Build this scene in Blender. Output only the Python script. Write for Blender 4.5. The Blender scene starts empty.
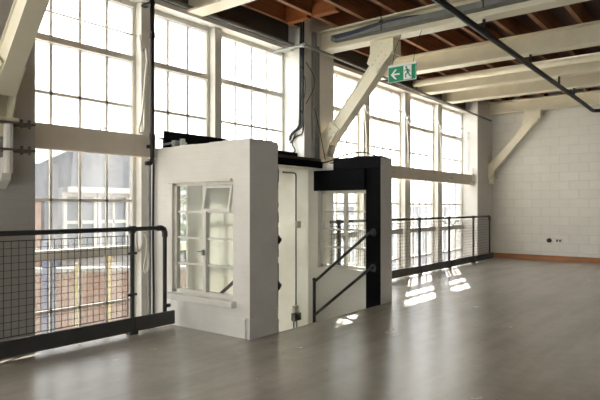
import bpy, bmesh, math, random
from mathutils import Vector, Matrix
random.seed(7)
S = bpy.context.scene
C = S.collection
PI = math.pi

# ------------------------------------------------------------------ view
S.view_settings.view_transform = 'Standard'
S.view_settings.look = 'None'
S.view_settings.gamma = 1.0
S.view_settings.use_curve_mapping = False
S.view_settings.exposure = 1.15

# ------------------------------------------------------------------ materials
def new_mat(name):
    m = bpy.data.materials.new(name); m.use_nodes = True
    nt = m.node_tree; nt.nodes.clear()
    out = nt.nodes.new('ShaderNodeOutputMaterial')
    return m, nt, out

def N(nt, t, **kw):
    n = nt.nodes.new(t)
    for k, v in kw.items(): setattr(n, k, v)
    return n

def pos(nt, scale=None):
    g = N(nt, 'ShaderNodeNewGeometry')
    if scale is None: return g.outputs['Position']
    mp = N(nt, 'ShaderNodeMapping'); mp.inputs['Scale'].default_value = scale
    nt.links.new(g.outputs['Position'], mp.inputs['Vector'])
    return mp.outputs['Vector']

def noise(nt, vec, scale, detail=4, rough=.6):
    n = N(nt, 'ShaderNodeTexNoise'); n.inputs['Scale'].default_value = scale
    n.inputs['Detail'].default_value = detail; n.inputs['Roughness'].default_value = rough
    nt.links.new(vec, n.inputs['Vector']); return n.outputs['Fac']

def ramp(nt, fac, stops):
    r = N(nt, 'ShaderNodeValToRGB'); e = r.color_ramp.elements
    while len(e) < len(stops): e.new(.5)
    for el, (p, c) in zip(e, stops):
        el.position = p; el.color = (*c, 1) if len(c) == 3 else c
    nt.links.new(fac, r.inputs['Fac']); return r.outputs['Color']

def mixc(nt, fac, a, b, mode='MIX'):
    m = N(nt, 'ShaderNodeMix', data_type='RGBA', blend_type=mode)
    for sock, v in ((m.inputs[0], fac), (m.inputs[6], a), (m.inputs[7], b)):
        if isinstance(v, (int, float)): sock.default_value = v
        elif isinstance(v, tuple): sock.default_value = (*v, 1)
        else: nt.links.new(v, sock)
    return m.outputs[2]

def bsdf(nt, out, col, rough=.6, metal=0.0, bump=None, bstr=.3, bdist=.01, spec=.5):
    b = N(nt, 'ShaderNodeBsdfPrincipled')
    if isinstance(col, tuple): b.inputs['Base Color'].default_value = (*col, 1)
    else: nt.links.new(col, b.inputs['Base Color'])
    if isinstance(rough, (int, float)): b.inputs['Roughness'].default_value = rough
    else: nt.links.new(rough, b.inputs['Roughness'])
    b.inputs['Metallic'].default_value = metal
    b.inputs['Specular IOR Level'].default_value = spec
    if bump is not None:
        bp = N(nt, 'ShaderNodeBump'); bp.inputs['Strength'].default_value = bstr
        bp.inputs['Distance'].default_value = bdist
        nt.links.new(bump, bp.inputs['Height']); nt.links.new(bp.outputs['Normal'], b.inputs['Normal'])
    nt.links.new(b.outputs[0], out.inputs['Surface'])
    return b

def paint(name, col, var=.12, scale=6, rough=.5, metal=0.0, bstr=.15, dirt=None, spec=.5):
    m, nt, out = new_mat(name)
    p = pos(nt)
    f = noise(nt, p, scale, 5)
    lo = tuple(c * (1 - var) for c in col)
    c = ramp(nt, f, [(.3, lo), (.7, col)])
    if dirt:
        f2 = noise(nt, p, scale * .35, 6, .7)
        msk = ramp(nt, f2, [(.55, (0, 0, 0)), (.75, (1, 1, 1))])
        c = mixc(nt, msk, c, dirt)
    bsdf(nt, out, c, rough, metal, noise(nt, p, scale * 8), bstr, .004, spec)
    return m

def masonry(name, col, bw, bh, mortar, joint=.82, var=.06, bstr=.5, dirt=None, rough=.65, col2=None, spec=.4):
    m, nt, out = new_mat(name)
    g = N(nt, 'ShaderNodeNewGeometry')
    sp = N(nt, 'ShaderNodeSeparateXYZ'); nt.links.new(g.outputs['Position'], sp.inputs[0])
    sn = N(nt, 'ShaderNodeSeparateXYZ'); nt.links.new(g.outputs['True Normal'], sn.inputs[0])
    ab = N(nt, 'ShaderNodeMath', operation='ABSOLUTE'); nt.links.new(sn.outputs['X'], ab.inputs[0])
    gt = N(nt, 'ShaderNodeMath', operation='GREATER_THAN'); nt.links.new(ab.outputs[0], gt.inputs[0]); gt.inputs[1].default_value = .5
    mx = N(nt, 'ShaderNodeMix', data_type='FLOAT')
    nt.links.new(gt.outputs[0], mx.inputs[0]); nt.links.new(sp.outputs['X'], mx.inputs[2]); nt.links.new(sp.outputs['Y'], mx.inputs[3])
    cb = N(nt, 'ShaderNodeCombineXYZ'); nt.links.new(mx.outputs[0], cb.inputs['X']); nt.links.new(sp.outputs['Z'], cb.inputs['Y'])
    wob = N(nt, 'ShaderNodeTexNoise'); wob.inputs['Scale'].default_value = 9
    nt.links.new(cb.outputs[0], wob.inputs['Vector'])
    ad = N(nt, 'ShaderNodeVectorMath', operation='MULTIPLY_ADD')
    nt.links.new(wob.outputs['Color'], ad.inputs[0]); ad.inputs[1].default_value = (.012, .012, 0); nt.links.new(cb.outputs[0], ad.inputs[2])
    bt = N(nt, 'ShaderNodeTexBrick'); nt.links.new(ad.outputs[0], bt.inputs['Vector'])
    bt.inputs['Scale'].default_value = 1; bt.inputs['Brick Width'].default_value = bw
    bt.inputs['Row Height'].default_value = bh; bt.inputs['Mortar Size'].default_value = mortar
    bt.inputs['Mortar Smooth'].default_value = .4
    c2 = col2 or tuple(c * (1 - var) for c in col)
    bt.inputs['Color1'].default_value = (*col, 1); bt.inputs['Color2'].default_value = (*c2, 1)
    bt.inputs['Mortar'].default_value = (*(c * joint for c in col), 1)
    c = bt.outputs['Color']
    f = noise(nt, g.outputs['Position'], 1.7, 6, .7)
    c = mixc(nt, ramp(nt, f, [(.45, (0, 0, 0)), (.8, (.6, .6, .6))]), c, dirt or tuple(x * .8 for x in col))
    inv = N(nt, 'ShaderNodeMath', operation='MULTIPLY_ADD'); nt.links.new(bt.outputs['Fac'], inv.inputs[0])
    inv.inputs[1].default_value = -1.0; nt.links.new(noise(nt, g.outputs['Position'], 35), inv.inputs[2])
    bsdf(nt, out, c, rough, 0, inv.outputs[0], bstr, .008, spec)
    return m

def wood(name, c1, c2, axis=0, rough=.6):
    m, nt, out = new_mat(name)
    sc = [14, 14, 14]; sc[axis] = .8
    f = noise(nt, pos(nt, tuple(sc)), 1.5, 6, .65)
    c = ramp(nt, f, [(.3, c1), (.7, c2)])
    c = mixc(nt, ramp(nt, noise(nt, pos(nt), .9, 3), [(.4, (0, 0, 0)), (.7, (.7, .7, .7))]), c, tuple(x * .6 for x in c1))
    bsdf(nt, out, c, rough, 0, f, .2, .004)
    return m

def glass(name, haze, tint=(.93, .95, .94), lo=.0, scale=2.2, hcol=(.9, .9, .9), streak=(1, 1, .35)):
    m, nt, out = new_mat(name)
    tr = N(nt, 'ShaderNodeBsdfTransparent'); tr.inputs[0].default_value = (*tint, 1)
    gl = N(nt, 'ShaderNodeBsdfGlossy'); gl.inputs['Roughness'].default_value = .03
    lw = N(nt, 'ShaderNodeLayerWeight'); lw.inputs[0].default_value = .5
    pw = N(nt, 'ShaderNodeMath', operation='POWER'); nt.links.new(lw.outputs['Facing'], pw.inputs[0]); pw.inputs[1].default_value = 5
    fr = N(nt, 'ShaderNodeMath', operation='MULTIPLY_ADD'); nt.links.new(pw.outputs[0], fr.inputs[0]); fr.inputs[1].default_value = .7; fr.inputs[2].default_value = .02
    m1 = N(nt, 'ShaderNodeMixShader'); nt.links.new(fr.outputs[0], m1.inputs[0])
    nt.links.new(tr.outputs[0], m1.inputs[1]); nt.links.new(gl.outputs[0], m1.inputs[2])
    tl = N(nt, 'ShaderNodeBsdfTranslucent'); tl.inputs[0].default_value = (*hcol, 1)
    f = noise(nt, pos(nt, streak), scale, 7, .7)
    r = ramp(nt, f, [(.35, (lo,) * 3), (.75, (haze,) * 3)])
    m2 = N(nt, 'ShaderNodeMixShader'); nt.links.new(r, m2.inputs[0])
    nt.links.new(m1.outputs[0], m2.inputs[1]); nt.links.new(tl.outputs[0], m2.inputs[2])
    nt.links.new(m2.outputs[0], out.inputs['Surface'])
    return m

def translucent_wall(name):  # wall surface given translucency so daylight behind brightens the stairwell
    m, nt, out = new_mat(name)
    d = N(nt, 'ShaderNodeBsdfDiffuse'); t = N(nt, 'ShaderNodeBsdfTranslucent')
    c = ramp(nt, noise(nt, pos(nt), 3, 5), [(.3, (.80, .78, .72)), (.7, (.88, .87, .83))])
    nt.links.new(c, d.inputs[0]); nt.links.new(c, t.inputs[0])
    x = N(nt, 'ShaderNodeMixShader'); x.inputs[0].default_value = .4
    nt.links.new(d.outputs[0], x.inputs[1]); nt.links.new(t.outputs[0], x.inputs[2]); nt.links.new(x.outputs[0], out.inputs['Surface'])
    return m

def concrete_floor():
    m, nt, out = new_mat('polished_concrete')
    p = pos(nt)
    f1 = noise(nt, p, .55, 6, .62); f2 = noise(nt, p, 7, 6, .7); f3 = noise(nt, p, 60, 3)
    c = ramp(nt, f1, [(.25, (.295, .268, .232)), (.5, (.375, .343, .298)), (.75, (.44, .405, .355))])
    c = mixc(nt, .35, c, ramp(nt, f2, [(.3, (.25, .223, .19)), (.7, (.43, .392, .337))]))
    st = noise(nt, pos(nt, (.35, 2.6, 1)), 1.3, 5, .6)
    c = mixc(nt, ramp(nt, st, [(.45, (0, 0, 0)), (.75, (.45, .45, .45))]), c, (.17, .152, .128))
    sp = ramp(nt, noise(nt, p, 24, 1, .4), [(.72, (0, 0, 0)), (.76, (1, 1, 1))])
    gate = ramp(nt, noise(nt, p, .9, 3), [(.52, (0, 0, 0)), (.58, (.8, .8, .8))])
    mu = N(nt, 'ShaderNodeMath', operation='MULTIPLY'); nt.links.new(sp, mu.inputs[0]); nt.links.new(gate, mu.inputs[1])
    c = mixc(nt, mu.outputs[0], c, (.06, .052, .045))
    r = ramp(nt, noise(nt, p, 2.2, 6, .7), [(.3, (.235,) * 3), (.7, (.275,) * 3)])
    bsdf(nt, out, c, r, 0, f3, .05, .002, 1.0)
    return m

M = {}
M['floor'] = concrete_floor()
M['translucent_wall'] = translucent_wall('translucent_white_wall')
M['backwall'] = masonry('dark_backwall_brick', (.09, .08, .072), .225, .075, .01, 1.2, .1, .4)  # unseen wall kept this dark to cut bounce onto the stair enclosure front
M['booth'] = masonry('white_painted_brick', (.82, .795, .75), .225, .075, .005, .965, .02, .22, (.68, .64, .58))
M['block'] = masonry('white_painted_block', (.76, .73, .67), .45, .225, .007, .86, .05, .6, (.66, .63, .56))
M['pier'] = masonry('grey_brick_pier', (.50, .48, .445), .225, .075, .005, .95, .03, .3, (.47, .45, .41))  # even grey, darker than the white piers
M['white_pier'] = masonry('white_painted_brick_pier', (.76, .735, .69), .225, .075, .005, .95, .03, .3, (.66, .63, .57))
M['lintel'] = paint('dark_brown_lintel', (.135, .105, .085), .2, 3, .7)  # plain dark brown for the lintel, ledge and small fittings
M['white'] = paint('white_gloss_paint', (.78, .76, .71), .1, 9, .4, dirt=(.6, .56, .49))
M['trim'] = paint('cream_trim_paint', (.80, .77, .70), .1, 7, .5, dirt=(.64, .60, .52))
M['cream'] = paint('cream_steel_paint', (.84, .775, .60), .1, 3.5, .42, dirt=(.70, .61, .43))
M['spandrel'] = paint('beige_steel_paint', (.80, .725, .61), .1, 4, .45, dirt=(.68, .60, .49))
M['black'] = paint('black_paint', (.008, .008, .010), .3, 9, .8, spec=.08)
M['rail'] = paint('charcoal_steel', (.055, .057, .058), .3, 12, .45, .3)
M['kick'] = paint('dark_grey_plate', (.075, .076, .075), .3, 5, .5, .2)
M['wire'] = paint('dark_wire', (.06, .06, .06), .1, 12, .5, .4)
M['galv'] = paint('galvanised_steel', (.27, .28, .265), .25, 10, .5, .2)
M['pipe'] = paint('dark_iron_pipe', (.014, .013, .013), .3, 9, .55, .0)
M['cable'] = paint('black_cable', (.015, .015, .016), .1, 9, .5)
M['blue'] = paint('blue_cable_sheath', (.015, .022, .06), .1, 9, .5)
M['rope'] = paint('white_cord', (.8, .78, .72), .1, 30, .8)
M['joist'] = wood('brown_joist_timber', (.21, .088, .034), (.42, .20, .09), 0)
M['trimmer'] = wood('orange_timber', (.22, .062, .014), (.36, .115, .03), 1)
M['skirt'] = wood('orange_skirting', (.36, .135, .045), (.50, .21, .08), 1, .45)
M['deck'] = wood('dark_deck_boards', (.075, .025, .012), (.16, .055, .026), 1)
M['glass'] = glass('streaky_window_glass', .12, lo=.015, scale=2.5, hcol=(.5, .5, .49), tint=(.55, .55, .55))
M['fair'] = glass('fairly_clean_window_glass', .25, lo=.05)
M['obscure'] = glass('cloudy_window_glass', .28, lo=.03, scale=3.0, tint=(.9, .9, .89))
M['grimy'] = glass('grimy_window_glass', .10, lo=.015, scale=3.0, tint=(.70, .70, .70))
M['frost'] = glass('frosted_window_glass', .95, lo=.8, scale=3.0, hcol=(.66, .66, .65), tint=(.65, .65, .64))
M['inner_glass'] = glass('clear_interior_glass', .05, lo=.0)
M['green'] = paint('exit_green', (.0, .27, .13), .05, 9, .4)
M['sign_white'] = paint('sign_white', (.85, .87, .84), .03, 9, .4)
M['plastic'] = paint('pale_plastic', (.75, .73, .66), .05, 9, .4)
M['slate'] = masonry('slate_roof', (.09, .095, .105), .3, .12, .006, .7, .2, .3, (.11, .11, .115), .95, None, .02)
M['redbrick'] = masonry('terracotta_brick', (.34, .20, .13), .225, .075, .01, 1.2, .2, .4, (.32, .22, .16), .8, (.26, .15, .10))
M['render'] = paint('pale_render', (.42, .41, .39), .1, 1, .8)
M['greyrender'] = paint('grey_render', (.17, .18, .21), .1, 1, .8)
M['ground'] = paint('yard_concrete', (.20, .185, .165), .15, .6, .9)
M['yellow'] = paint('yellow_paint', (.62, .50, .18), .1, 5, .5)
M['bluepaint'] = paint('blue_grey_paint', (.12, .15, .24), .1, 5, .5)
M['leaf'] = paint('green_leaves', (.10, .17, .05), .5, 12, .8)
M['extglass'] = paint('dark_glazing', (.22, .25, .28), .2, 1, .15)

# ------------------------------------------------------------------ mesh helpers
class MB:
    def __init__(s): s.bm = bmesh.new()
    def poly(s, vs, faces):
        v = [s.bm.verts.new(p) for p in vs]
        for f in faces:
            try: s.bm.faces.new([v[i] for i in f])
            except ValueError: pass
        return s
    def box(s, x0, x1, y0, y1, z0, z1):
        x0, x1 = sorted((x0, x1)); y0, y1 = sorted((y0, y1)); z0, z1 = sorted((z0, z1))
        return s.poly([(x0,y0,z0),(x1,y0,z0),(x1,y1,z0),(x0,y1,z0),(x0,y0,z1),(x1,y0,z1),(x1,y1,z1),(x0,y1,z1)],
                      [(0,3,2,1),(4,5,6,7),(0,1,5,4),(1,2,6,5),(2,3,7,6),(3,0,4,7)])
    def prism(s, pts, a, b, axis='X'):
        # pts in the plane across the axis: X -> (y,z); Y -> (x,z); Z -> (x,y)
        def P(p, t): return {'X': (t, p[0], p[1]), 'Y': (p[0], t, p[1]), 'Z': (p[0], p[1], t)}[axis]
        n = len(pts)
        vs = [P(p, a) for p in pts] + [P(p, b) for p in pts]
        fs = [tuple(range(n - 1, -1, -1)), tuple(range(n, 2 * n))] + [(i, (i + 1) % n, n + (i + 1) % n, n + i) for i in range(n)]
        return s.poly(vs, fs)
    def tube(s, pts, r, n=8, cap=True):
        pts = [Vector(p) for p in pts]
        rings = []
        nrm = None
        for i, p in enumerate(pts):
            if i == 0: t = pts[1] - p
            elif i == len(pts) - 1: t = p - pts[i - 1]
            else: t = (pts[i + 1] - p).normalized() + (p - pts[i - 1]).normalized()
            t.normalize()
            if nrm is None:
                nrm = t.orthogonal().normalized()
            else:
                nrm = (nrm - t * nrm.dot(t))
                nrm = nrm.normalized() if nrm.length > 1e-6 else t.orthogonal().normalized()
            bn = t.cross(nrm)
            rings.append([s.bm.verts.new(p + (nrm * math.cos(2*PI*k/n) + bn * math.sin(2*PI*k/n)) * r) for k in range(n)])
        for a, b in zip(rings, rings[1:]):
            for k in range(n):
                s.bm.faces.new((a[k], a[(k+1) % n], b[(k+1) % n], b[k]))
        if cap:
            s.bm.faces.new(rings[0][::-1]); s.bm.faces.new(rings[-1])
        return s
    def ball(s, c, r, u=10, v=6):
        bmesh.ops.create_uvsphere(s.bm, u_segments=u, v_segments=v, radius=r, matrix=Matrix.Translation(c)); return s

def smooth(pts, k=4):
    # Catmull-Rom through the points
    P = [Vector(p) for p in pts]; P = [P[0]] + P + [P[-1]]; out = []
    for i in range(1, len(P) - 2):
        a, b, c, d = P[i-1:i+3]
        for j in range(k):
            t = j / k
            out.append(.5 * ((2*b) + (c-a)*t + (2*a-5*b+4*c-d)*t*t + (3*b-a-3*c+d)*t**3))
    out.append(P[-2]); return out

def obj(name, mb, mat, parent=None, bevel=0, sm=False, kind=None, label=None):
    me = bpy.data.meshes.new(name)
    bmesh.ops.recalc_face_normals(mb.bm, faces=mb.bm.faces[:])
    mb.bm.to_mesh(me); mb.bm.free()
    o = bpy.data.objects.new(name, me); C.objects.link(o)
    me.materials.append(M[mat] if isinstance(mat, str) else mat)
    if parent is not None:
        base = parent
        L = Vector()
        while base is not None: L += base.location; base = base.parent
        me.transform(Matrix.Translation(-L)); o.parent = parent
    if sm:
        for p in me.polygons: p.use_smooth = True
    if bevel:
        b = o.modifiers.new('bevel', 'BEVEL'); b.width = bevel; b.segments = 2; b.limit_method = 'ANGLE'
    if kind: o['kind'] = kind
    if label: o['label'] = label
    return o

def tag(o, label, cat, group=None):
    o['label'] = label; o['category'] = cat
    if group: o['group'] = group
    return o

def thing(name, label, cat, loc, group=None):
    o = bpy.data.objects.new(name, None); C.objects.link(o); o.empty_display_size = .1
    o.location = loc
    return tag(o, label, cat, group)

def single(name, mb, mat, label, cat, group=None, **kw):
    return tag(obj(name, mb, mat, **kw), label, cat, group)

def struct(name, mb, mat, parent=None, **kw):
    return obj(name, mb, mat, parent, kind=None if parent else 'structure', **kw)

def sroot(name, loc):
    o = bpy.data.objects.new(name, None); C.objects.link(o); o.location = loc; o['kind'] = 'structure'; return o

def dup(root, loc, label):
    r = root.copy(); C.objects.link(r); r.location = loc; r['label'] = label
    for ch in list(root.children):
        c = ch.copy(); C.objects.link(c); c.parent = r
        for g in list(ch.children):
            d = g.copy(); C.objects.link(d); d.parent = c
    return r

# ------------------------------------------------------------------ dimensions (metres): X along the window wall, Y towards it, Z up
XL, XR = -7.0, 15.2          # room ends
YB = -8.0                    # back wall
YG = 5.74                    # glass line
HEAD = 3.8                   # window head / underside of the steel beams
LOW = -3.0                   # storey below
EDGE = 5.16                  # edge of the mezzanine floor
BX0, BX1, BY = 4.17, 7.13, 3.93   # stair enclosure
SX0, SX1 = 4.61, 6.82             # stairwell opening

# ------------------------------------------------------------------ setting
f = MB()
f.box(XL, XR, YB, BY, -.3, 0)
f.box(XL, BX0 + .02, BY, EDGE, -.3, 0)
f.box(BX1 - .02, XR, BY, EDGE, -.3, 0)
struct('floor', f, 'floor')
struct('floor_storey_below', MB().box(XL, XR, YB, 6.0, LOW - .2, LOW), 'ground')
struct('ceiling', MB().box(XL, XR + .4, YB, 5.85, 4.421, 4.54), 'deck')
struct('wall_end', MB().box(XR, XR + .3, YB, 6.1, LOW, 4.5), 'block')
struct('wall_back', MB().box(XL - .3, XR + .3, YB - .3, YB, LOW, 4.5), 'backwall')
# unseen left-hand end wall, with big windows added to light the room
w = MB()
w.box(XL - .3, XL, YB, 6.1, LOW, .7); w.box(XL - .3, XL, YB, 6.1, HEAD, 4.5)
ys = [-6.6, -3.65, -3.45, -.5, -.3, 2.65, 2.85, 5.6]
w.box(XL - .3, XL, YB, ys[0], .7, HEAD); w.box(XL - .3, XL, ys[5], 6.1, .7, HEAD)
for a, b in ((1, 2), (3, 4)): w.box(XL - .3, XL, ys[a], ys[b], .7, HEAD)
struct('wall_left', w, 'block')
# window wall: lintel above, masonry below
w = MB().box(XL, XR, 5.62, 5.80, 3.86, 4.42)
struct('wall_lintel', w, 'lintel')
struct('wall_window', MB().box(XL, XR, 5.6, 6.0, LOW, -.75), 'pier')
struct('trim_1', MB().box(2.66, 6.85, 5.52, 5.8, HEAD, 3.86).box(7.66, 14.12, 5.52, 5.8, HEAD, 3.86), 'trim')

# piers
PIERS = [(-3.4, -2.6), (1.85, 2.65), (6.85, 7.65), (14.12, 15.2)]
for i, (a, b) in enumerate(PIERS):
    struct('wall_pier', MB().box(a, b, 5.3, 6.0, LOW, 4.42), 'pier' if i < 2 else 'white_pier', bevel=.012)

# mullion posts
for i, (a, b) in enumerate([(4.07, 4.2), (5.26, 5.39), (9.07, 9.30), (10.74, 11.0), (12.39, 12.63)]):
    struct('trim_%d' % (i + 2), MB().box(a, b, 5.60, 5.82, -.75, HEAD), 'trim', bevel=.008)

# windows
ROWS = [3.12, 2.56, 2.0, 1.43, .87, .25, -.3]
def window(n, x0, x1, cols, upper, lower, rod=True):
    r = sroot('window_%d' % n, (x0, YG, -.75))
    fr = MB()
    t = .045
    fr.box(x0, x0 + t, YG - .03, YG + .03, -.75, HEAD).box(x1 - t, x1, YG - .03, YG + .03, -.75, HEAD)
    fr.box(x0 + t, x1 - t, YG - .05, YG + .05, HEAD - .06, HEAD).box(x0 + t, x1 - t, YG - .05, YG + .05, -.75, -.68)
    struct('window_frame', fr, 'trim', r)
    bars = MB(); p = (x1 - x0 - 2 * t) / cols
    for k in range(1, cols):
        bars.box(x0 + t + k * p - .013, x0 + t + k * p + .013, YG - .012, YG + .012, -.68, HEAD - .06)
    for z in ROWS:
        if z not in (3.12, .87): bars.box(x0 + t, x1 - t, YG - .012, YG + .012, z - .015, z + .015)
    struct('glazing_bar', bars, 'trim', r)
    struct('transom', MB().box(x0 + t, x1 - t, YG - .055, YG + .05, 3.09, 3.155), 'trim', r)
    struct('lower_transom', MB().box(x0 + t, x1 - t, YG - .10, YG + .05, .80, .90), 'trim', r)
    struct('upper_pane', MB().box(x0 + t, x1 - t, YG - .003, YG + .003, 2.0, HEAD - .06), upper, r)
    struct('lower_pane', MB().box(x0 + t, x1 - t, YG - .003, YG + .003, -.68, 2.0), lower, r)
    if rod:
        struct('opening_rod', MB().tube([(x0 + .03, YG - .09, 3.39), (x1 - .03, YG - .09, 3.39)], .009, 6), 'trim', r)
window(1, 2.65, 4.07, 4, 'frost', 'glass')
window(2, 4.2, 5.26, 3, 'frost', 'glass', False)
window(3, 5.39, 6.85, 4, 'fair', 'fair', False)
window(4, 7.65, 9.07, 4, 'obscure', 'grimy')
window(5, 9.30, 10.74, 4, 'obscure', 'grimy')
window(6, 11.0, 12.39, 4, 'obscure', 'grimy')
window(7, 12.63, 14.12, 4, 'obscure', 'grimy')
window(8, .3, 1.85, 4, 'frost', 'frost', False)
window(9, -1.3, .3, 4, 'frost', 'frost', False)
window(10, -2.6, -1.3, 4, 'frost', 'frost', False)
window(11, -5.2, -3.4, 5, 'glass', 'glass', False)
window(12, -7.0, -5.2, 5, 'glass', 'glass', False)
for i in range(3):
    a, b = ys[2 * i], ys[2 * i + 1]
    r = sroot('window_%d' % (13 + i), (XL, a, .7))  # added window, out of view, for light from the left
    fr = MB()
    for y in (a, a + .7 - .02, a + 1.4 - .02, a + 2.1 - .02, b - .05): fr.box(XL - .2, XL - .1, y, y + .05, .7, HEAD)
    for z in (.7, 1.45, 2.2, 2.95, HEAD - .05): fr.box(XL - .2, XL - .1, a, b, z, z + .05)
    struct('window_frame', fr, 'trim', r)
    struct('pane', MB().box(XL - .153, XL - .147, a, b, .7, HEAD), 'inner_glass', r)

# skirting of the end wall
struct('baseboard_end', MB().box(XR - .03, XR, YB, 5.29, 0, .125), 'skirt', bevel=.006)

# ------------------------------------------------------------------ roof steel
BB = 3.83
def ibeam(name, x, label, y0=YB, y1=5.62, w=.12, group='cream ceiling beams'):
    t = thing(name, label, 'beam', (x, y1, HEAD), group)
    obj('web', MB().box(x - .012, x + .012, y0, y1, BB + .03, 4.13), 'cream', t)
    obj('bottom_flange', MB().box(x - w, x + w, y0, y1, BB, BB + .03), 'cream', t)
    obj('top_flange', MB().box(x - w, x + w, y0, y1, 4.122, 4.148), 'cream', t)
    return t
ibeam('steel_beam', 4.82, 'cream steel ceiling beam cut off by the top of the photo above the second window')
ibeam('steel_beam', 7.30, 'cream steel ceiling beam carrying the cable tray and the middle diagonal brace')
ibeam('steel_beam', 9.45, 'cream steel ceiling beam next beyond the one with the cable tray')
ibeam('steel_beam', 11.36, 'third cream steel ceiling beam, with a pale pipe in front of it')
ibeam('steel_beam', 12.66, 'cream steel ceiling beam second from the end wall, close behind the third')
ibeam('steel_beam', 15.0, 'cream steel ceiling beam hard against the white end wall above the brace')
ibeam('steel_beam', 2.25, 'cream steel ceiling beam carrying the brace in the top left corner')

# timber joists on the steel
JY = [5.4 - .5 * k for k in range(11)]
ordn = ['nearest the window wall', 'second from the window wall', 'third from the window wall', 'fourth from the window wall',
        'fifth from the window wall', 'sixth from the window wall', 'seventh from the window wall', 'eighth from the window wall',
        'ninth from the window wall', 'tenth from the window wall', 'farthest from the window wall']
for y, lab in zip(JY, ordn):
    single('ceiling_joist', MB().box(XL + .05, XR - .02, y - .032, y + .032, 4.149, 4.42), 'joist',
           'brown timber ceiling joist running over the steel beams, ' + lab, 'joist', 'timber ceiling joists')
single('timber_trimmer', MB().box(6.46, 6.56, 4.95, 5.355, 4.11, 4.40).box(6.46, 6.56, 4.45, 4.86, 4.11, 4.40), 'trimmer', 'short orange timber trimmer between joists near the dark conduits', 'trimmer')

# diagonal braces from pier to beam
def brace(x, label):
    t = thing('diagonal_brace', label, 'brace', (x, 5.3, 2.05), 'cream diagonal braces')
    A = Vector((5.20, 2.41)); B = Vector((4.20, 3.565))
    d = (B - A).normalized(); n = Vector((-d.y, d.x)); h = .10
    def quad(o0, o1, s0=0, s1=0):
        return [tuple(A + d * s0 + n * o0), tuple(B + d * s1 + n * o0), tuple(B + d * s1 + n * o1), tuple(A + d * s0 + n * o1)]
    sm_ = MB().prism(quad(-h + .012, h - .012), x - .07, x + .07)
    sm_.prism(quad(-h, -h + .012), x - .085, x + .085).prism(quad(h - .012, h), x - .085, x + .085)
    obj('strut', sm_, 'cream', t)
    # head gusset
    g = [(4.0, 3.829), (4.37, 3.829), (4.375, 3.66), (4.43, 3.52), (4.27, 3.36), (4.05, 3.57), (4.0, 3.66)]
    m = MB().prism(g, x - .105, x - .088)
    m.prism(g, x + .088, x + .105)
    hp = obj('head_gusset', m, 'cream', t)
    for k in range(4):
        for o in (-.05, .05):
            q = B + d * (.08 - .075 * k) + n * o; obj('rivet', MB().ball((x - .106, q.x, q.y), .013, 8, 5), 'cream', hp)
    for q in ((4.31, 3.78), (4.05, 3.78), (4.18, 3.78)): obj('rivet', MB().ball((x - .106, *q), .013, 8, 5), 'cream', hp)
    obj('end_plate', MB().box(x - .12, x + .12, 3.978, 3.999, 3.60, 3.829), 'cream', t)
    g = [(5.299, 2.16), (5.299, 2.44), (5.26, 2.53), (5.10, 2.71), (4.94, 2.58), (5.12, 2.36), (5.19, 2.16)]
    m = MB().prism(g, x - .105, x - .088).prism(g, x + .088, x + .105)
    fp = obj('foot_gusset', m, 'cream', t)
    for k in range(3):
        for o in (-.05, .05):
            q = A + d * (.03 + .085 * k) + n * o; obj('rivet', MB().ball((x - .106, q.x, q.y), .013, 8, 5), 'cream', fp)
    for z in (2.22, 2.32): obj('rivet', MB().ball((x - .106, 5.24, z), .013, 8, 5), 'cream', fp)
    obj('foot_plate', MB().box(x - .12, x + .12, 5.28, 5.3, 2.14, 2.66), 'cream', t)
    obj('seat_bracket', MB().box(x - .13, x + .13, 5.12, 5.3, 2.12, 2.158).box(x - .06, x + .06, 5.17, 5.3, 1.98, 2.12), 'cream', t, bevel=.01)
    return t
b0 = brace(7.37, 'cream riveted diagonal brace from middle pier up to ceiling beam, left of the exit sign')
dup(b0, (14.98, 5.3, 2.05), 'cream riveted diagonal brace on the white end wall at the far right')
lb = dup(b0, (2.28, 5.3, 2.05), 'large cream diagonal brace cropped by the top left corner of the photo')

# ------------------------------------------------------------------ spandrel beams in front of the windows
def spandrel(x0, x1, mat, label):
    t = thing('spandrel_beam', label, 'beam', (x0, 5.45, 1.94), 'spandrel beams across the windows')
    obj('web', MB().box(x0, x1, 5.45, 5.464, 1.94, 2.19), mat, t)
    obj('bottom_flange', MB().box(x0, x1, 5.464, 5.555, 1.94, 1.954), mat, t)
    obj('top_flange', MB().box(x0, x1, 5.464, 5.555, 2.176, 2.19), mat, t)
    return t
sb = spandrel(2.652, 4.165, 'spandrel', 'beige steel beam crossing the tall left-hand window beside the grey pier')
obj('bracket', MB().box(2.652, 2.72, 5.40, 5.45, 2.03, 2.10), 'white', sb, label='small white tab at the pier')
obj('clip', MB().tube([(3.42, 5.44, 2.185), (3.44, 5.44, 2.215), (3.50, 5.44, 2.215)], .009, 6), 'white', sb)
spandrel(4.275, 6.845, 'black', 'black painted steel beam across the back of the stairwell')
sb = spandrel(7.652, 14.118, 'spandrel', 'long beige steel beam crossing the four far windows')
obj('bracket', MB().box(13.99, 14.118, 5.38, 5.45, 1.98, 2.0).box(13.99, 14.118, 5.38, 5.45, 2.19, 2.21).tube([(14.05, 5.41, 1.9), (14.05, 5.41, 2.36)], .018), 'spandrel', sb)
for x in (9.9, 12.8):
    for dx in (-.05, .05): obj('bolt', MB().ball((x + dx, 5.449, 2.06), .014, 8, 5), 'galv', sb)

single('black_board', MB().prism([(4.275, 2.0), (6.84, 2.0), (6.84, 2.20), (5.35, 2.22), (5.33, 2.27), (4.275, 2.27)], 5.425, 5.449, 'Y'), 'black', 'black board fixed to the beam behind the top of the stair enclosure', 'board')

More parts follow.
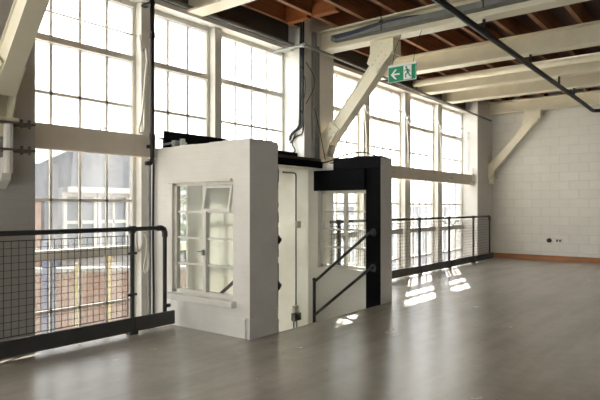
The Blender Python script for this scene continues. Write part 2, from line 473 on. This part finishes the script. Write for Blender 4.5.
# ------------------------------------------------------------------ stair enclosure
TOP = 2.05
en = thing('stair_enclosure', 'white painted brick stair enclosure with a window in each side and an open top', 'enclosure', (BX0, BY, 0))
WY0, WY1, WZ0, WZ1 = 4.17, 5.16, .38, 1.64
m = MB()
m.box(BX0, BX0 + .25, BY, WY0, LOW, TOP); m.box(BX0, BX0 + .10, WY1, 5.6, LOW, TOP)
m.box(BX0, BX0 + .25, WY0, WY1, LOW, WZ0); m.box(BX0, BX0 + .25, WY0, WY1, WZ1, TOP)
bmesh.ops.remove_doubles(m.bm, verts=m.bm.verts[:], dist=.0005)
obj('left_wall', m, 'booth', en)
obj('front_pier', MB().box(BX0 + .25, SX0, BY, BY + .22, LOW, TOP), 'booth', en)
RY0, RY1, RZ0, RZ1 = 4.17, 5.02, .45, 1.60
m = MB()
m.box(SX1, BX1, BY, RY0, LOW, TOP); m.box(SX1, BX1, RY1, 5.3, LOW, TOP - .06)
m.box(SX1, BX1, RY0, RY1, LOW, RZ0); m.box(SX1, BX1, RY0, RY1, RZ1, TOP - .05)
bmesh.ops.remove_doubles(m.bm, verts=m.bm.verts[:], dist=.0005)
obj('right_wall', m, 'booth', en)
# black paint on the opening
obj('black_post', MB().box(SX1 - .006, SX1, BY + .004, RY0, -1.5, TOP), 'black', en, label='black painted jamb of the stair opening')
obj('black_lintel', MB().box(SX1 - .05, SX1, RY0, 5.06, 1.60, 1.90), 'black', en)
obj('black_capping', MB().box(SX1 - .03, SX1 + .02, BY + .004, 4.72, 1.90, TOP + .02), 'black', en, bevel=.008)
e = MB()
random.seed(3); z = -1.0
while z < TOP - .05:
    dz = random.uniform(.03, .09); e.box(SX0, SX0 + random.uniform(.005, .018), BY + .001, BY + .03, z, z + dz); z += dz
obj('black_edging', e, 'black', en, label='ragged black paint along the edge of the pier')
obj('translucent_back_wall', MB().box(4.44, SX1 - .001, 5.2, 5.23, LOW, 1.935), 'translucent_wall', en, label='white back wall of the stairwell, made translucent to brighten it')
obj('black_fascia', MB().box(4.44, SX1 - .04, 4.90, 4.93, 1.935, 2.03), 'black', en)
obj('soffit', MB().box(4.44, SX1 - .04, 4.93, 5.2, 1.935, 1.955), 'white', en)
obj('ledge', MB().box(4.44, SX1 - .04, 4.93, 5.32, 1.955, 2.075), 'lintel', en)
# top left rough mortar edge
cp = MB(); random.seed(5); y = BY + .02
while y < 5.1:
    dy = random.uniform(.05, .16); cp.box(BX0 + .01, BX0 + .24, y, y + dy, TOP, TOP + random.uniform(.002, .012)); y += dy
x = BX0 + .02
while x < SX0 - .1:
    dx = random.uniform(.04, .1); cp.box(x, x + dx, BY + .02, BY + .2, TOP, TOP + random.uniform(.004, .016)); x += dx
obj('mortar_capping', cp, 'booth', en)
obj('window_sill', MB().box(BX0 - .075, BX0 + .05, WY0 - .05, WY1 + .05, WZ0 - .075, WZ0 - .005), 'white', en, bevel=.008)
def sash(x, y0, y1, z0, z1, par, hopper):
    # timber window, four rows by two columns
    ym = (y0 + y1) / 2 - .02
    fr = MB()
    fr.box(x - .025, x + .03, y0, y0 + .03, z0, z1).box(x - .025, x + .03, y1 - .04, y1, z0, z1)
    fr.box(x - .025, x + .03, y0, y1, z1 - .045, z1).box(x - .025, x + .03, y0, y1, z0, z0 + .04)
    fr.box(x - .03, x + .03, ym - .024, ym + .024, z0, z1)
    fo = obj('window_frame', fr, 'trim', par)
    rows = [z0 + .04 + (z1 - z0 - .085) * k / 4 for k in (1, 2, 3)]
    for z in rows:
        obj('glazing_bar', MB().box(x - .012, x + .02, ym + .028, y1 - .045, z - .011, z + .011), 'white', fo)
        obj('glazing_bar', MB().box(x - .012, x + .02, y0 + .035, ym - .028, z - .013, z + .013), 'white', fo)
    obj('pane', MB().box(x + .002, x + .006, ym, y1 - .03, z0 + .03, z1 - .03), 'inner_glass', fo)
    obj('pane', MB().box(x + .002, x + .006, y0 + .02, ym, z0 + .03, rows[2] if hopper else z1 - .03), 'inner_glass', fo)
    if hopper:
        # top-right light tilted open into the room at its foot
        h = MB(); tilt = .05; ya, yb = y0 + .03, ym - .022; za, zb = rows[2] + .005, z1 - .05
        def sl(p0, p1, z_0, z_1):
            f0 = lambda z: x - .04 - tilt * (zb - z) / (zb - za)
            vs = []
            for z in (z_0, z_1):
                for y in (p0, p1):
                    for o in (0, .03): vs.append((f0(z) + o, y, z))
            h.poly(vs, [(0,1,3,2),(4,6,7,5),(0,2,6,4),(1,5,7,3),(0,4,5,1),(2,3,7,6)])
        sl(ya, ya + .03, za, zb); sl(yb - .03, yb, za, zb); sl(ya + .03, yb - .03, za, za + .03); sl(ya + .03, yb - .03, zb - .03, zb)
        ho = obj('hopper_sash', h, 'white', fo)
        obj('pane', MB().poly([(x - .03 - tilt, ya + .02, za + .02), (x - .03 - tilt, yb - .02, za + .02), (x - .03, yb - .02, zb - .02), (x - .03, ya + .02, zb - .02),
             (x - .026 - tilt, ya + .02, za + .02), (x - .026 - tilt, yb - .02, za + .02), (x - .026, yb - .02, zb - .02), (x - .026, ya + .02, zb - .02)],
             [(0,1,2,3),(4,7,6,5),(0,4,5,1),(1,5,6,2),(2,6,7,3),(3,7,4,0)]), 'inner_glass', fo)
    obj('latch', MB().box(x - .06, x - .035, ym - .012, ym + .012, rows[0] + .11, rows[0] + .17).tube([(x - .06, ym, rows[0] + .15), (x - .07, ym + .07, rows[0] + .15)], .007, 6), 'galv', fo)
sash(BX0 + .06, WY0, WY1, WZ0, WZ1, en, True)
sash(SX1 + .10, RY0, RY1, RZ0, RZ1, en, False)
obj('head_drip', MB().box(BX0 - .03, BX0 + .03, WY0 + .01, WY1 + .05, WZ1 - .012, WZ1 + .018), 'trim', en, bevel=.004)

# black coping, cable bundle and rag on top of the right-hand wall
single('cable_bundle', MB().tube(smooth([(6.86, 4.98, 2.02), (6.90, 4.8, 2.06), (6.86, 4.55, 2.12), (6.92, 4.3, 2.15), (6.9, 4.12, 2.10), (6.88, 4.0, 2.065)]), .010, 6)
       .tube(smooth([(6.98, 4.9, 2.02), (6.98, 4.6, 2.05), (6.9, 4.4, 2.08), (6.96, 4.2, 2.08), (7.0, 4.0, 2.065)]), .012, 6), 'cable',
       'black cables lying over the top of the right-hand stair wall', 'cable')
single('black_rag', MB().ball((0, 0, 0), .01), 'black', 'crumpled black sheet on top corner of the right-hand stair wall', 'sheet')
rag = bpy.data.objects['black_rag']
bm = bmesh.new(); random.seed(9)
nx, ny = 7, 12; grid = []
for i in range(nx):
    row = []
    for j in range(ny):
        u, v = i / (nx - 1), j / (ny - 1)
        edge = 1 - max(abs(u - .5), abs(v - .5)) * 2
        row.append(bm.verts.new((6.83 + .29 * u, BY + .01 + .55 * v, TOP + .004 + (.012 if edge < .05 else random.uniform(.012, .05)))))
    grid.append(row)
for i in range(nx - 1):
    for j in range(ny - 1): bm.faces.new((grid[i][j], grid[i+1][j], grid[i+1][j+1], grid[i][j+1]))
bm.to_mesh(rag.data); bm.free()
sd = rag.modifiers.new('thick', 'SOLIDIFY'); sd.thickness = .008
sb2 = rag.modifiers.new('sub', 'SUBSURF'); sb2.levels = 2; sb2.render_levels = 2

# stairs going down
st = MB(); n = 8
for k in range(n):
    st.box(SX0 + .02, SX1 - .02, BY + .02 + .2 * k, BY + .02 + .2 * (k + 1), -.19 * (k + 1) - .2, -.19 * (k + 1))
struct('floor_stairs', st, 'render')

# handrails of the stairs
def handrail(x, side, y0, label):
    t = thing('handrail', label, 'handrail', (x, 4.02, .3))
    for z in (1.0, .5):
        dz = -.765
        r = obj('rail', MB().tube([(x + side * .075, y0, z), (x + side * .015, y0 + .002, z), (x, y0 + .02, z - .012), (x, 5.02, z + dz)], .0215, 10), 'rail', t, sm=True)
        obj('flange', MB().tube([(x + side * .066, y0, z), (x + side * .084, y0, z)], .055, 16), 'rail', r)
    obj('post', MB().tube([(x, 5.02, -1.0), (x, 5.02, .27)], .024, 10).ball((x, 5.02, .27), .03), 'rail', t)
    return t
handrail(SX1 - .09, 1, 4.05, 'pair of dark sloping stair handrails fixed to the black jamb')
handrail(SX0 + .095, -1, 3.965, 'dark stair handrail on the left of the stairwell, seen through the enclosure window')

# ------------------------------------------------------------------ guard railings
RY = 5.10
def railing(label, x0, x1, posts, end_right, first_mesh, last_mesh):
    t = thing('guard_railing', label, 'railing', (x0, RY, 0), 'charcoal guard railings')
    zt = 1.12
    if end_right:
        pts = [(x0, RY, zt), (x1 - .06, RY, zt)] + [(x1 - .06 + .06 * math.sin(a), RY, zt - .06 + .06 * math.cos(a)) for a in (.4, .8, 1.2)] + [(x1, RY, zt - .06), (x1, RY, .06)]
        obj('top_rail', MB().tube(pts, .024, 10), 'rail', t, sm=True)
        obj('elbow', MB().tube([(x1 - .10, RY, zt), (x1 - .05, RY, zt), (x1 - .015, RY, zt - .015), (x1, RY, zt - .05), (x1, RY, zt - .10)], .033, 10), 'rail', t, sm=True)
    for px in posts:
        p = obj('post', MB().tube([(px, RY, .0), (px, RY, zt)], .024, 10), 'rail', t)
        obj('base_foot', MB().box(px - .05, px + .05, RY - .04, RY + .04, 0, .03), 'rail', p)
        obj('clamp', MB().tube([(px, RY, zt - .045), (px, RY, zt + .032)], .036, 12).tube([(px - .04, RY, zt), (px + .04, RY, zt)], .034, 12), 'rail', p)
        for z in (.42, .86):
            obj('clip', MB().tube([(px - .055, RY, z), (px + .055, RY, z)], .013, 8), 'rail', p)
    ends = [x0] + list(posts) + [x1]
    ends = sorted(set(ends))
    for a, b in zip(ends, ends[1:]):
        if b - a < .2: continue
        obj('kick_plate', MB().box(a + .006, b - .006 + (.10 if (b == x1 and end_right) else 0), RY - .062, RY - .03, .035, .185), 'kick', t, bevel=.004)
        if (b == x1 and not last_mesh): continue
        w = MB(); ya = RY + .0
        aa, bb = a + .055, b - .055; zb, zc = .20, 1.05
        nv = max(2, round((bb - aa) / .066)); nh = 13
        for k in range(nv + 1):
            x = aa + (bb - aa) * k / nv; r = .0022 if 0 < k < nv else .004
            w.box(x - r, x + r, ya - r, ya + r, zb, zc)
        for k in range(nh + 1):
            z = zb + (zc - zb) * k / nh; r = .0022 if 0 < k < nh else .004
            w.box(aa, bb, ya + .0045 - r, ya + .0045 + r, z - r, z + r)
        obj('mesh_panel', w, 'wire', t)
    return t
lr = railing('charcoal guard railing with wire mesh in front of the tall left-hand window', .69, 4.02, [2.14, 3.59], True, True, False)
obj('knob', MB().tube([(4.03, RY, .24), (4.09, RY, .24)], .022, 8).tube([(3.99, RY - .03, .2), (3.99, RY - .03, .27)], .014, 8), 'rail', lr)
railing('long charcoal guard railing in front of the far windows, ending at the end wall', 7.16, 14.42, [7.5, 8.95, 10.40, 11.86, 13.3], True, True, True)

# ------------------------------------------------------------------ exit sign
sx = 6.93
ex = thing('exit_sign', 'green exit sign with a white left arrow and running figure, hung below a beam', 'sign', (sx, 3.66, 3.08))
obj('housing', MB().box(sx - .012, sx + .03, 3.44, 3.88, 3.305, 3.33), 'sign_white', ex, bevel=.006)
pn = obj('panel', MB().box(sx - .006, sx + .006, 3.445, 3.875, 3.09, 3.305), 'green', ex)
fx0, fx1 = sx - .0095, sx - .006
obj('border', MB().box(fx0, fx1, 3.445, 3.875, 3.09, 3.096).box(fx0, fx1, 3.445, 3.875, 3.299, 3.305).box(fx0, fx1, 3.445, 3.451, 3.096, 3.299).box(fx0, fx1, 3.869, 3.875, 3.096, 3.299), 'sign_white', pn)
cy, cz = 3.76, 3.195
arrow = MB()
arrow.box(fx0, fx1, cy - .065, cy + .045, cz - .011, cz + .011)
arrow.prism([(cy + .072, cz), (cy + .005, cz + .068), (cy - .022, cz + .068), (cy + .035, cz + .0), (cy - .022, cz - .068), (cy + .005, cz - .068)], fx0, fx1)
obj('arrow', arrow, 'sign_white', pn)
obj('doorway', MB().box(fx0, fx1, 3.515, 3.635, 3.105, 3.295), 'sign_white', pn)
man = MB(); gx0, gx1 = sx - .0125, sx - .0095
def strip(p, q, w):
    p = Vector(p); q = Vector(q); d = (q - p).normalized(); n_ = Vector((-d.y, d.x)) * w / 2
    man.prism([tuple(p + n_), tuple(q + n_), tuple(q - n_), tuple(p - n_)], gx0, gx1)
hc = (3.592, 3.268); man.prism([(hc[0] + .015 * math.cos(2*PI*k/12), hc[1] + .015 * math.sin(2*PI*k/12)) for k in range(12)], gx0, gx1)
strip((3.582, 3.25), (3.563, 3.19), .03)
strip((3.585, 3.24), (3.625, 3.225), .012); strip((3.58, 3.245), (3.545, 3.225), .012); strip((3.547, 3.227), (3.535, 3.20), .012)
strip((3.567, 3.195), (3.607, 3.17), .017); strip((3.605, 3.173), (3.600, 3.128), .015)
strip((3.56, 3.195), (3.545, 3.155), .017); strip((3.547, 3.16), (3.520, 3.135), .014)
obj('running_figure', man, 'green', pn)
for y in (3.50, 3.82):
    obj('hanging_wire', MB().tube([(sx + .01, y, 3.325), (sx + .1, y, 3.58), (7.21, y, 3.84)], .0035, 5), 'cable', ex)

# ------------------------------------------------------------------ services
single('iron_pipe', MB().tube([(4.6, 2.62, 3.66)] + [(4.7 + k * 1.0, 2.63 + .012 * k, 3.66) for k in range(0, 10)] + [(14.72, 2.76, 3.66), (14.85, 2.74, 3.66), (14.90, 2.66, 3.66), (14.90, 2.5, 3.66), (14.90, -3, 3.66)], .042, 10)
       .box(9.43, 9.47, 2.66, 2.69, 3.66, 3.829).box(11.34, 11.38, 2.68, 2.71, 3.66, 3.829).box(12.64, 12.68, 2.70, 2.73, 3.66, 3.829).box(7.28, 7.32, 2.64, 2.67, 3.66, 3.829), 'pipe',
       'long dark iron pipe slung under the ceiling beams, turning right at the end wall', 'pipe')
single('wall_conduit', MB().tube([(6.48, 5.60, 3.73), (6.48, 5.02, 3.73)], .03, 8).tube([(6.44, 5.02, 3.73), (7.2, 5.04, 3.73), (11, 5.14, 3.70), (14.95, 5.25, 3.67)], .024, 8).ball((6.48, 5.02, 3.73), .04), 'galv',
       'grey conduit running along the tops of the far windows towards the end wall', 'conduit')
single('head_conduit', MB().tube([(2.7, 5.50, 3.89), (6.83, 5.50, 3.89)], .03, 8), 'galv', 'grey conduit along the top of the three left-hand windows', 'conduit')
single('beam_pipe', MB().tube([(10.95, 5.5, 4.0), (10.95, -6.5, 4.0)], .07, 12), 'cream', 'pale pipe running just in front of the third ceiling beam', 'pipe', sm=True)
# cable tray on the side of the middle beam
ct = thing('cable_tray', 'grey cable tray with a blue cable along the side of the middle beam', 'cable tray', (7.16, 5.0, 3.95))
obj('tray', MB().box(7.13, 7.30, -5, 5.0, 3.94, 3.952).box(7.13, 7.136, -5, 5.0, 3.952, 4.02), 'galv', ct)
obj('cable', MB().tube(smooth([(7.12, 4.95, 3.99), (7.12, 4.6, 4.0), (7.12, 4.2, 4.03), (7.16, 3.7, 4.04), (7.2, 3.2, 3.98)]), .02, 8).tube(smooth([(7.115, 4.9, 3.96), (7.115, 4.5, 3.975), (7.13, 4.0, 4.03), (7.18, 3.5, 4.0)]), .014, 8), 'blue', ct)
for k in range(4):
    y = 4.1 - 1.5 * k
    obj('hanger', MB().tube([(7.118, y, 3.92), (7.118, y, 4.3)], .008, 6).box(7.1, 7.135, y - .03, y + .03, 4.02, 4.06), 'pipe', ct)
# galvanised trunking and cables on the middle pier
single('cable_trunking', MB().box(7.03, 7.10, 5.24, 5.30, 2.06, 4.1).box(7.125, 7.185, 5.25, 5.30, 2.06, 3.9), 'galv', 'vertical grey cable trunking on the face of the middle pier', 'trunking', bevel=.004)
cb = MB()
for i, (dx, dy) in enumerate(((0, 0), (-.02, .035), (.0, .06))):
    cb.tube(smooth([(6.83 + dx, 5.30 + dy, 4.4), (6.83 + dx, 5.31 + dy, 3.4), (6.83 + dx, 5.32 + dy, 2.75), (6.83 + dx, 5.35 + dy, 2.60), (6.83 + dx, 5.48 + dy, 2.53 - .02 * i), (6.83, 5.58, 2.46 - .03 * i)], 5), .016, 6)
cb.tube(smooth([(6.81, 5.31, 3.45), (6.76, 5.22, 3.3), (6.76, 5.22, 3.1), (6.81, 5.31, 2.95)], 5), .007, 6)
cb.tube(smooth([(6.86, 5.28, 3.6), (6.98, 5.22, 3.4), (6.98, 5.22, 3.2), (6.86, 5.28, 2.95)], 5), .007, 6)
cb.tube(smooth([(6.83, 5.34, 2.85), (6.78, 5.27, 2.7), (6.80, 5.30, 2.5), (6.83, 5.44, 2.46), (6.82, 5.56, 2.36)], 5), .012, 6)
cb.tube(smooth([(6.82, 5.33, 3.9), (6.76, 5.27, 3.75), (6.78, 5.3, 3.55), (6.83, 5.31, 3.45)], 5), .010, 6)
cb.tube(smooth([(6.83, 5.46, 2.50), (6.80, 5.50, 2.35), (6.81, 5.45, 2.24), (6.83, 5.52, 2.2)], 5), .012, 6)
single('black_cables', cb, 'cable', 'bundle of black cables dropping down the corner of the middle pier', 'cable')
single('hanging_cable', MB().tube(smooth([(7.0, 5.22, 2.9), (7.10, 5.2, 2.6), (7.2, 5.2, 2.3), (7.24, 5.18, 2.1)]), .007, 6), 'cable', 'thin black cable hanging in front of the pier trunking', 'cable')
# black stack pipe between the first two windows
sp_ = thing('drop_pipe', 'slim black pipe dropping between the first and second windows', 'pipe', (4.06, 5.38, 1.85))
obj('pipe_run', MB().tube([(4.06, 5.38, 3.95), (4.06, 5.38, 1.93), (4.055, 5.38, 1.88), (4.03, 5.38, 1.86), (3.97, 5.38, 1.86)], .026, 10), 'pipe', sp_, sm=True)
for z in (3.32, 2.14): obj('coupling', MB().tube([(4.06, 5.38, z), (4.06, 5.38, z + .07)], .034, 10), 'pipe', sp_)
obj('bracket', MB().box(4.03, 4.09, 5.38, 5.449, 2.04, 2.08), 'pipe', sp_)
obj('bracket', MB().box(4.04, 4.10, 5.38, 5.56, 3.72, 3.75), 'pipe', sp_)
m = MB(); m.tube([(4.13, 5.27, 2.08), (4.23, 5.2, 2.11), (4.3, 5.05, 2.09)], .013, 6); m.box(4.2, 4.3, 5.14, 5.2, 2.063, 2.13); m.box(4.21, 4.25, 5.02, 5.07, 2.063, 2.14)
single('pipe_bracket', m, 'galv', 'small grey metal bracket on the back corner of the enclosure top', 'bracket')
lp = thing('wall_pipe', 'grey pipe with a blue cable down the gap between window and enclosure', 'pipe', (4.08, 5.5, -.3))
obj('pipe_run', MB().tube([(4.10, 5.49, -.6), (4.10, 5.49, 1.92)], .022, 8), 'galv', lp)
obj('cable', MB().tube(smooth([(4.145, 5.47, -.6), (4.148, 5.47, .3), (4.14, 5.47, 1.0), (4.148, 5.47, 1.92)]), .013, 8), 'blue', lp)
# cords
def cord(name, pts, label, r=.014):
    single(name, MB().tube(smooth(pts, 5), r, 6), 'rope', label, 'cord', 'white window cords')
cord('window_cord', [(4.03, 5.58, 3.38), (3.99, 5.5, 3.25), (4.0, 5.5, 3.18), (4.06, 5.5, 3.22), (4.09, 5.52, 3.0), (4.06, 5.52, 2.6), (4.05, 5.52, 2.3), (4.01, 5.5, 2.22), (3.96, 5.5, 2.24), (4.0, 5.5, 2.4), (4.05, 5.52, 2.7), (4.1, 5.52, 3.2)], 'white window cord looped down the post left of the black pipe')
cord('window_cord', [(3.86, 5.4, 1.12), (3.83, 5.36, .93), (3.86, 5.36, .86), (3.90, 5.36, .92), (3.93, 5.38, 1.06), (4.0, 5.4, .98), (3.99, 5.4, .8), (3.96, 5.4, .66), (3.99, 5.4, .6), (4.02, 5.4, .7), (4.0, 5.4, .95)], 'white knotted cord hanging behind the end of the left railing', .013)
for x, lab in ((9.03, 'right edge of the first far window'), (10.72, 'post between the second and third far windows'), (12.38, 'post between the last two far windows'), (14.04, 'far edge of the last window by the corner pier')):
    cord('window_cord', [(x, 5.6, 3.40), (x + .02, 5.54, 3.2), (x + .09, 5.52, 3.12), (x + .12, 5.52, 3.22), (x + .03, 5.53, 3.28), (x - .03, 5.53, 3.1), (x + .02, 5.53, 2.7), (x + .04, 5.54, 2.3)], 'white looped window cord at the ' + lab, .012)
cord('window_cord', [(12.0, 5.36, 1.08), (12.2, 5.3, .98), (12.4, 5.3, 1.05), (12.5, 5.3, .92), (12.7, 5.3, 1.04), (13.0, 5.36, 1.0)], 'tangled white cord draped behind the far railing', .014)
# conduits inside the stairwell, on the side of the middle pier
wc = thing('stairwell_conduit', 'white conduit with a round box on the stairwell back wall', 'conduit', (6.5, 5.185, -.3))
obj('pipe_run', MB().tube([(6.2, 5.185, 1.86), (6.46, 5.185, 1.86), (6.49, 5.185, 1.85), (6.50, 5.185, 1.82), (6.50, 5.185, -.095)], .012, 8), 'galv', wc)
obj('junction_box', MB().box(6.48, 6.58, 5.15, 5.199, 1.05, 1.15), 'plastic', wc, bevel=.01)
sk = thing('stairwell_socket', 'cream electrical switch boxes low on the stairwell back wall', 'switch', (6.48, 5.19, -.4))
obj('upper_box', MB().box(6.43, 6.53, 5.15, 5.199, -.20, -.10), 'plastic', sk, bevel=.006)
obj('lower_box', MB().box(6.40, 6.56, 5.13, 5.199, -.32, -.21), 'galv', sk, bevel=.006)
for x in (6.44, 6.51): obj('conduit', MB().tube([(x, 5.18, -.32), (x, 5.18, -.8)], .012, 6), 'galv', sk)
single('stub_conduit', MB().tube([(4.155, BY + .05, 0), (4.155, BY + .05, .20), (4.155, BY + .03, .22), (4.155, BY - .012, .22), (4.17, BY - .014, .22), (4.25, BY - .014, .225)], .009, 6), 'trim', 'thin pale conduit bent around the bottom corner of the enclosure', 'conduit')
# extra bolted plates of the left-hand brace
for z in (2.10, 1.86):
    q = obj('bracket_plate', MB().box(2.16, 2.55, 5.10, 5.299, z, z + .018), 'lintel', lb, label='dark bolted plate')
    for x in (2.44, 2.51): obj('bolt', MB().tube([(x, 5.14, z - .03), (x, 5.14, z + .05)], .014, 6), 'lintel', q)
obj('tie_rod', MB().tube([(2.33, 5.16, 1.66), (2.33, 5.16, 2.1)], .04, 10), 'trim', lb)
obj('heel_plate', MB().prism([(5.299, 1.52), (5.299, 1.80), (5.14, 1.80), (5.20, 1.6)], 2.29, 2.37), 'trim', lb)

# end wall sockets, pale trunking, thin conduit
so = thing('wall_socket', 'double wall socket low on the white end wall', 'socket', (XR, 4.0, .5))
def on_end(px): return None
obj('faceplate', MB().box(XR - .03, XR, 3.53, 3.70, .46, .56), 'plastic', so, bevel=.005)
for y in (3.555, 3.625): obj('socket_hole', MB().box(XR - .034, XR - .03, y, y + .045, .48, .54), 'lintel', so)
single('cable_outlet', MB().tube([(XR - .05, 3.84, .51), (XR, 3.84, .51)], .055, 14), 'cable', 'round black cable outlet beside the wall socket', 'outlet')
single('skirting_trunking', MB().box(XR - .041, XR - .001, YB + .01, 5.25, .13, .20), 'white', 'white cable trunking along the end wall above the orange skirting', 'trunking', bevel=.004)
single('trunking_riser', MB().box(XR - .03, XR, 2.64, 2.665, .2, .46), 'lintel', 'short dark vertical conduit rising from the end wall trunking', 'conduit')

# ------------------------------------------------------------------ outside
struct('floor_ground_outside', MB().box(-20, 60, 6.05, 60, LOW - .3, LOW), 'ground')
yw = thing('yard_wall', 'low terracotta brick wall in the yard outside the left window', 'wall', (6, 9.5, LOW))
obj('brickwork', MB().prism([(3, LOW), (16, LOW), (16, -.55), (3, .35)], 9.5, 9.75, 'Y'), 'redbrick', yw)
obj('coping', MB().prism([(3, .35), (16, -.55), (16, -.48), (3, .42)], 9.45, 9.8, 'Y'), 'render', yw)
ho = thing('house', 'pale house with grey slate roof and white framed windows seen through the left window', 'house', (12, 16, LOW))
obj('wall', MB().box(8.8, 18, 16, 22, LOW, 1.95), 'render', ho)
obj('roof', MB().poly([(8.9, 15.7, 1.95), (18, 15.7, 1.95), (18, 22.3, 1.95), (8.9, 22.3, 1.95), (10.6, 18.5, 3.45), (18, 18.5, 3.45)], [(0,1,5,4),(1,2,5),(2,3,4,5),(3,0,4),(0,3,2,1)]), 'slate', ho)
obj('fascia', MB().box(8.8, 18, 15.6, 15.7, 1.8, 1.97), 'white', ho)
for k in range(5):
    x = 8.8 + 1.15 * k
    wf = MB()
    wf.box(x, x + .1, 15.9, 16, -.2, 1.8).box(x + 1.0, x + 1.1, 15.9, 16, -.2, 1.8).box(x + .1, x + 1.0, 15.9, 16, 1.68, 1.8).box(x + .1, x + 1.0, 15.9, 16, .85, .95).box(x + .1, x + 1.0, 15.9, 16, -.2, -.08).box(x + .52, x + .58, 15.9, 16, -.08, 1.68)
    q = obj('window_frame', wf, 'white', ho)
    obj('pane', MB().box(x + .1, x + 1.0, 15.96, 15.99, -.08, 1.68), 'extglass', q)
bp = thing('brick_chimney', 'narrow brick stack against the grey building outside the left window', 'chimney', (7.9, 15, LOW))
obj('stack', MB().box(7.1, 7.75, 15.2, 15.8, LOW, 1.5), 'redbrick', bp)
obj('flue', MB().box(7.85, 8.25, 15.2, 15.8, LOW, 2.6), 'greyrender', bp)
gb = thing('grey_building', 'blue-grey rendered gable behind the brick stack outside', 'building', (6.5, 17, LOW))
obj('wall', MB().prism([(5.6, LOW), (8.55, LOW), (8.55, 2.6), (7.2, 3.3), (5.6, 2.6)], 17, 21, 'Y'), 'greyrender', gb)
obj('window', MB().box(6.0, 6.8, 16.95, 17, .4, 1.6), 'extglass', gb)
wb = thing('white_building', 'white rendered building with pitched gable at left edge of the window view', 'building', (4, 15, LOW))
obj('wall', MB().prism([(1.5, LOW), (6.3, LOW), (6.3, 1.1), (5.0, 1.9), (1.5, 2.2)], 15, 16.5, 'Y'), 'render', wb)
obj('roof', MB().prism([(6.45, 1.05), (6.45, 1.15), (5.0, 2.0), (1.5, 2.3), (1.5, 2.2), (5.0, 1.9)], 14.9, 16.6, 'Y'), 'greyrender', wb)
single('yellow_post', MB().tube([(5.77, 8.9, LOW), (5.77, 8.9, .52)], .035, 10).box(5.71, 5.83, 8.86, 8.94, .34, .44), 'yellow', 'tall yellow post in the yard in front of the brick wall', 'post')
single('yellow_bollard', MB().tube([(5.16, 8.9, LOW), (5.16, 8.9, .40)], .035, 10), 'yellow', 'shorter yellow post further left in the yard', 'post')
single('blue_post', MB().box(4.58, 4.74, 8.8, 8.95, LOW, .8), 'bluepaint', 'blue-grey square post in the yard by the left window', 'post')
tb = thing('terrace', 'long pale terrace with tall windows seen blurred through the far windows', 'building', (30, 17, LOW))
obj('wall', MB().box(19, 52, 17, 22, LOW, 1.6), 'greyrender', tb)
obj('parapet', MB().box(19, 52, 16.9, 17, 1.4, 1.6), 'white', tb)
for k in range(15):
    x = 19.6 + 2.15 * k
    q = obj('window', MB().box(x, x + .12, 16.9, 17, -1.8, .9).box(x + 1.3, x + 1.42, 16.9, 17, -1.8, .9).box(x + .12, x + 1.3, 16.9, 17, .78, .9).box(x + .12, x + 1.3, 16.9, 17, -1.8, -1.68).box(x + .66, x + .76, 16.9, 17, -1.68, .78), 'white', tb)
    obj('pane', MB().box(x + .12, x + 1.3, 16.96, 16.99, -1.68, .78), 'extglass', q)
bu = MB(); random.seed(21)
for k in range(420):
    a = random.uniform(0, 2 * PI); r = random.uniform(0, 1) ** .5
    c = Vector((9.75 + .8 * r * math.cos(a), 11.5 + .6 * r * math.sin(a), random.uniform(LOW + .3, 1.9)))
    d1 = Vector((random.uniform(-1, 1), random.uniform(-1, 1), random.uniform(-1, 1))).normalized() * .16; d2 = d1.orthogonal().normalized() * .08
    bu.poly([c - d1, c + d2, c + d1, c - d2], [(0, 1, 2, 3)])
bush = thing('shrub', 'green shrub in the yard seen through the enclosure window', 'shrub', (9.75, 11.5, LOW))
obj('foliage', bu, 'leaf', bush)
obj('stem', MB().tube([(9.75, 11.5, LOW), (9.75, 11.5, .8)], .05, 8), 'pipe', bush)

# ------------------------------------------------------------------ light
w = bpy.data.worlds.new('sky'); S.world = w; w.use_nodes = True
nt = w.node_tree; nt.nodes.clear()
o = nt.nodes.new('ShaderNodeOutputWorld'); b = nt.nodes.new('ShaderNodeBackground')
tc = nt.nodes.new('ShaderNodeTexCoord'); sp2 = nt.nodes.new('ShaderNodeSeparateXYZ')
nt.links.new(tc.outputs['Generated'], sp2.inputs[0])
rp = nt.nodes.new('ShaderNodeValToRGB'); rp.color_ramp.elements[0].color = (.98, .985, .97, 1); rp.color_ramp.elements[1].color = (.86, .94, 1, 1)
nt.links.new(sp2.outputs['Z'], rp.inputs[0]); nt.links.new(rp.outputs[0], b.inputs[0])
b.inputs[1].default_value = 3.6
nt.links.new(b.outputs[0], o.inputs[0])
sun = bpy.data.lights.new('sun', 'SUN'); sun.energy = 26; sun.angle = math.radians(.6); sun.color = (1, .94, .84)
so_ = bpy.data.objects.new('sun', sun); C.objects.link(so_)
so_.rotation_euler = Vector((2.05, 1, 1.70)).to_track_quat('Z', 'Y').to_euler()

# ------------------------------------------------------------------ camera
cam = bpy.data.cameras.new('camera'); co = bpy.data.objects.new('camera', cam); C.objects.link(co)
cam.sensor_width = 36; cam.lens = 33.6; cam.shift_y = 7.5 / 600; cam.clip_start = .05; cam.clip_end = 300
co.location = (0, 0, 1.35)
yaw = math.atan2(.618, .786)
co.rotation_euler = (PI / 2, 0, yaw - PI / 2)
S.camera = co
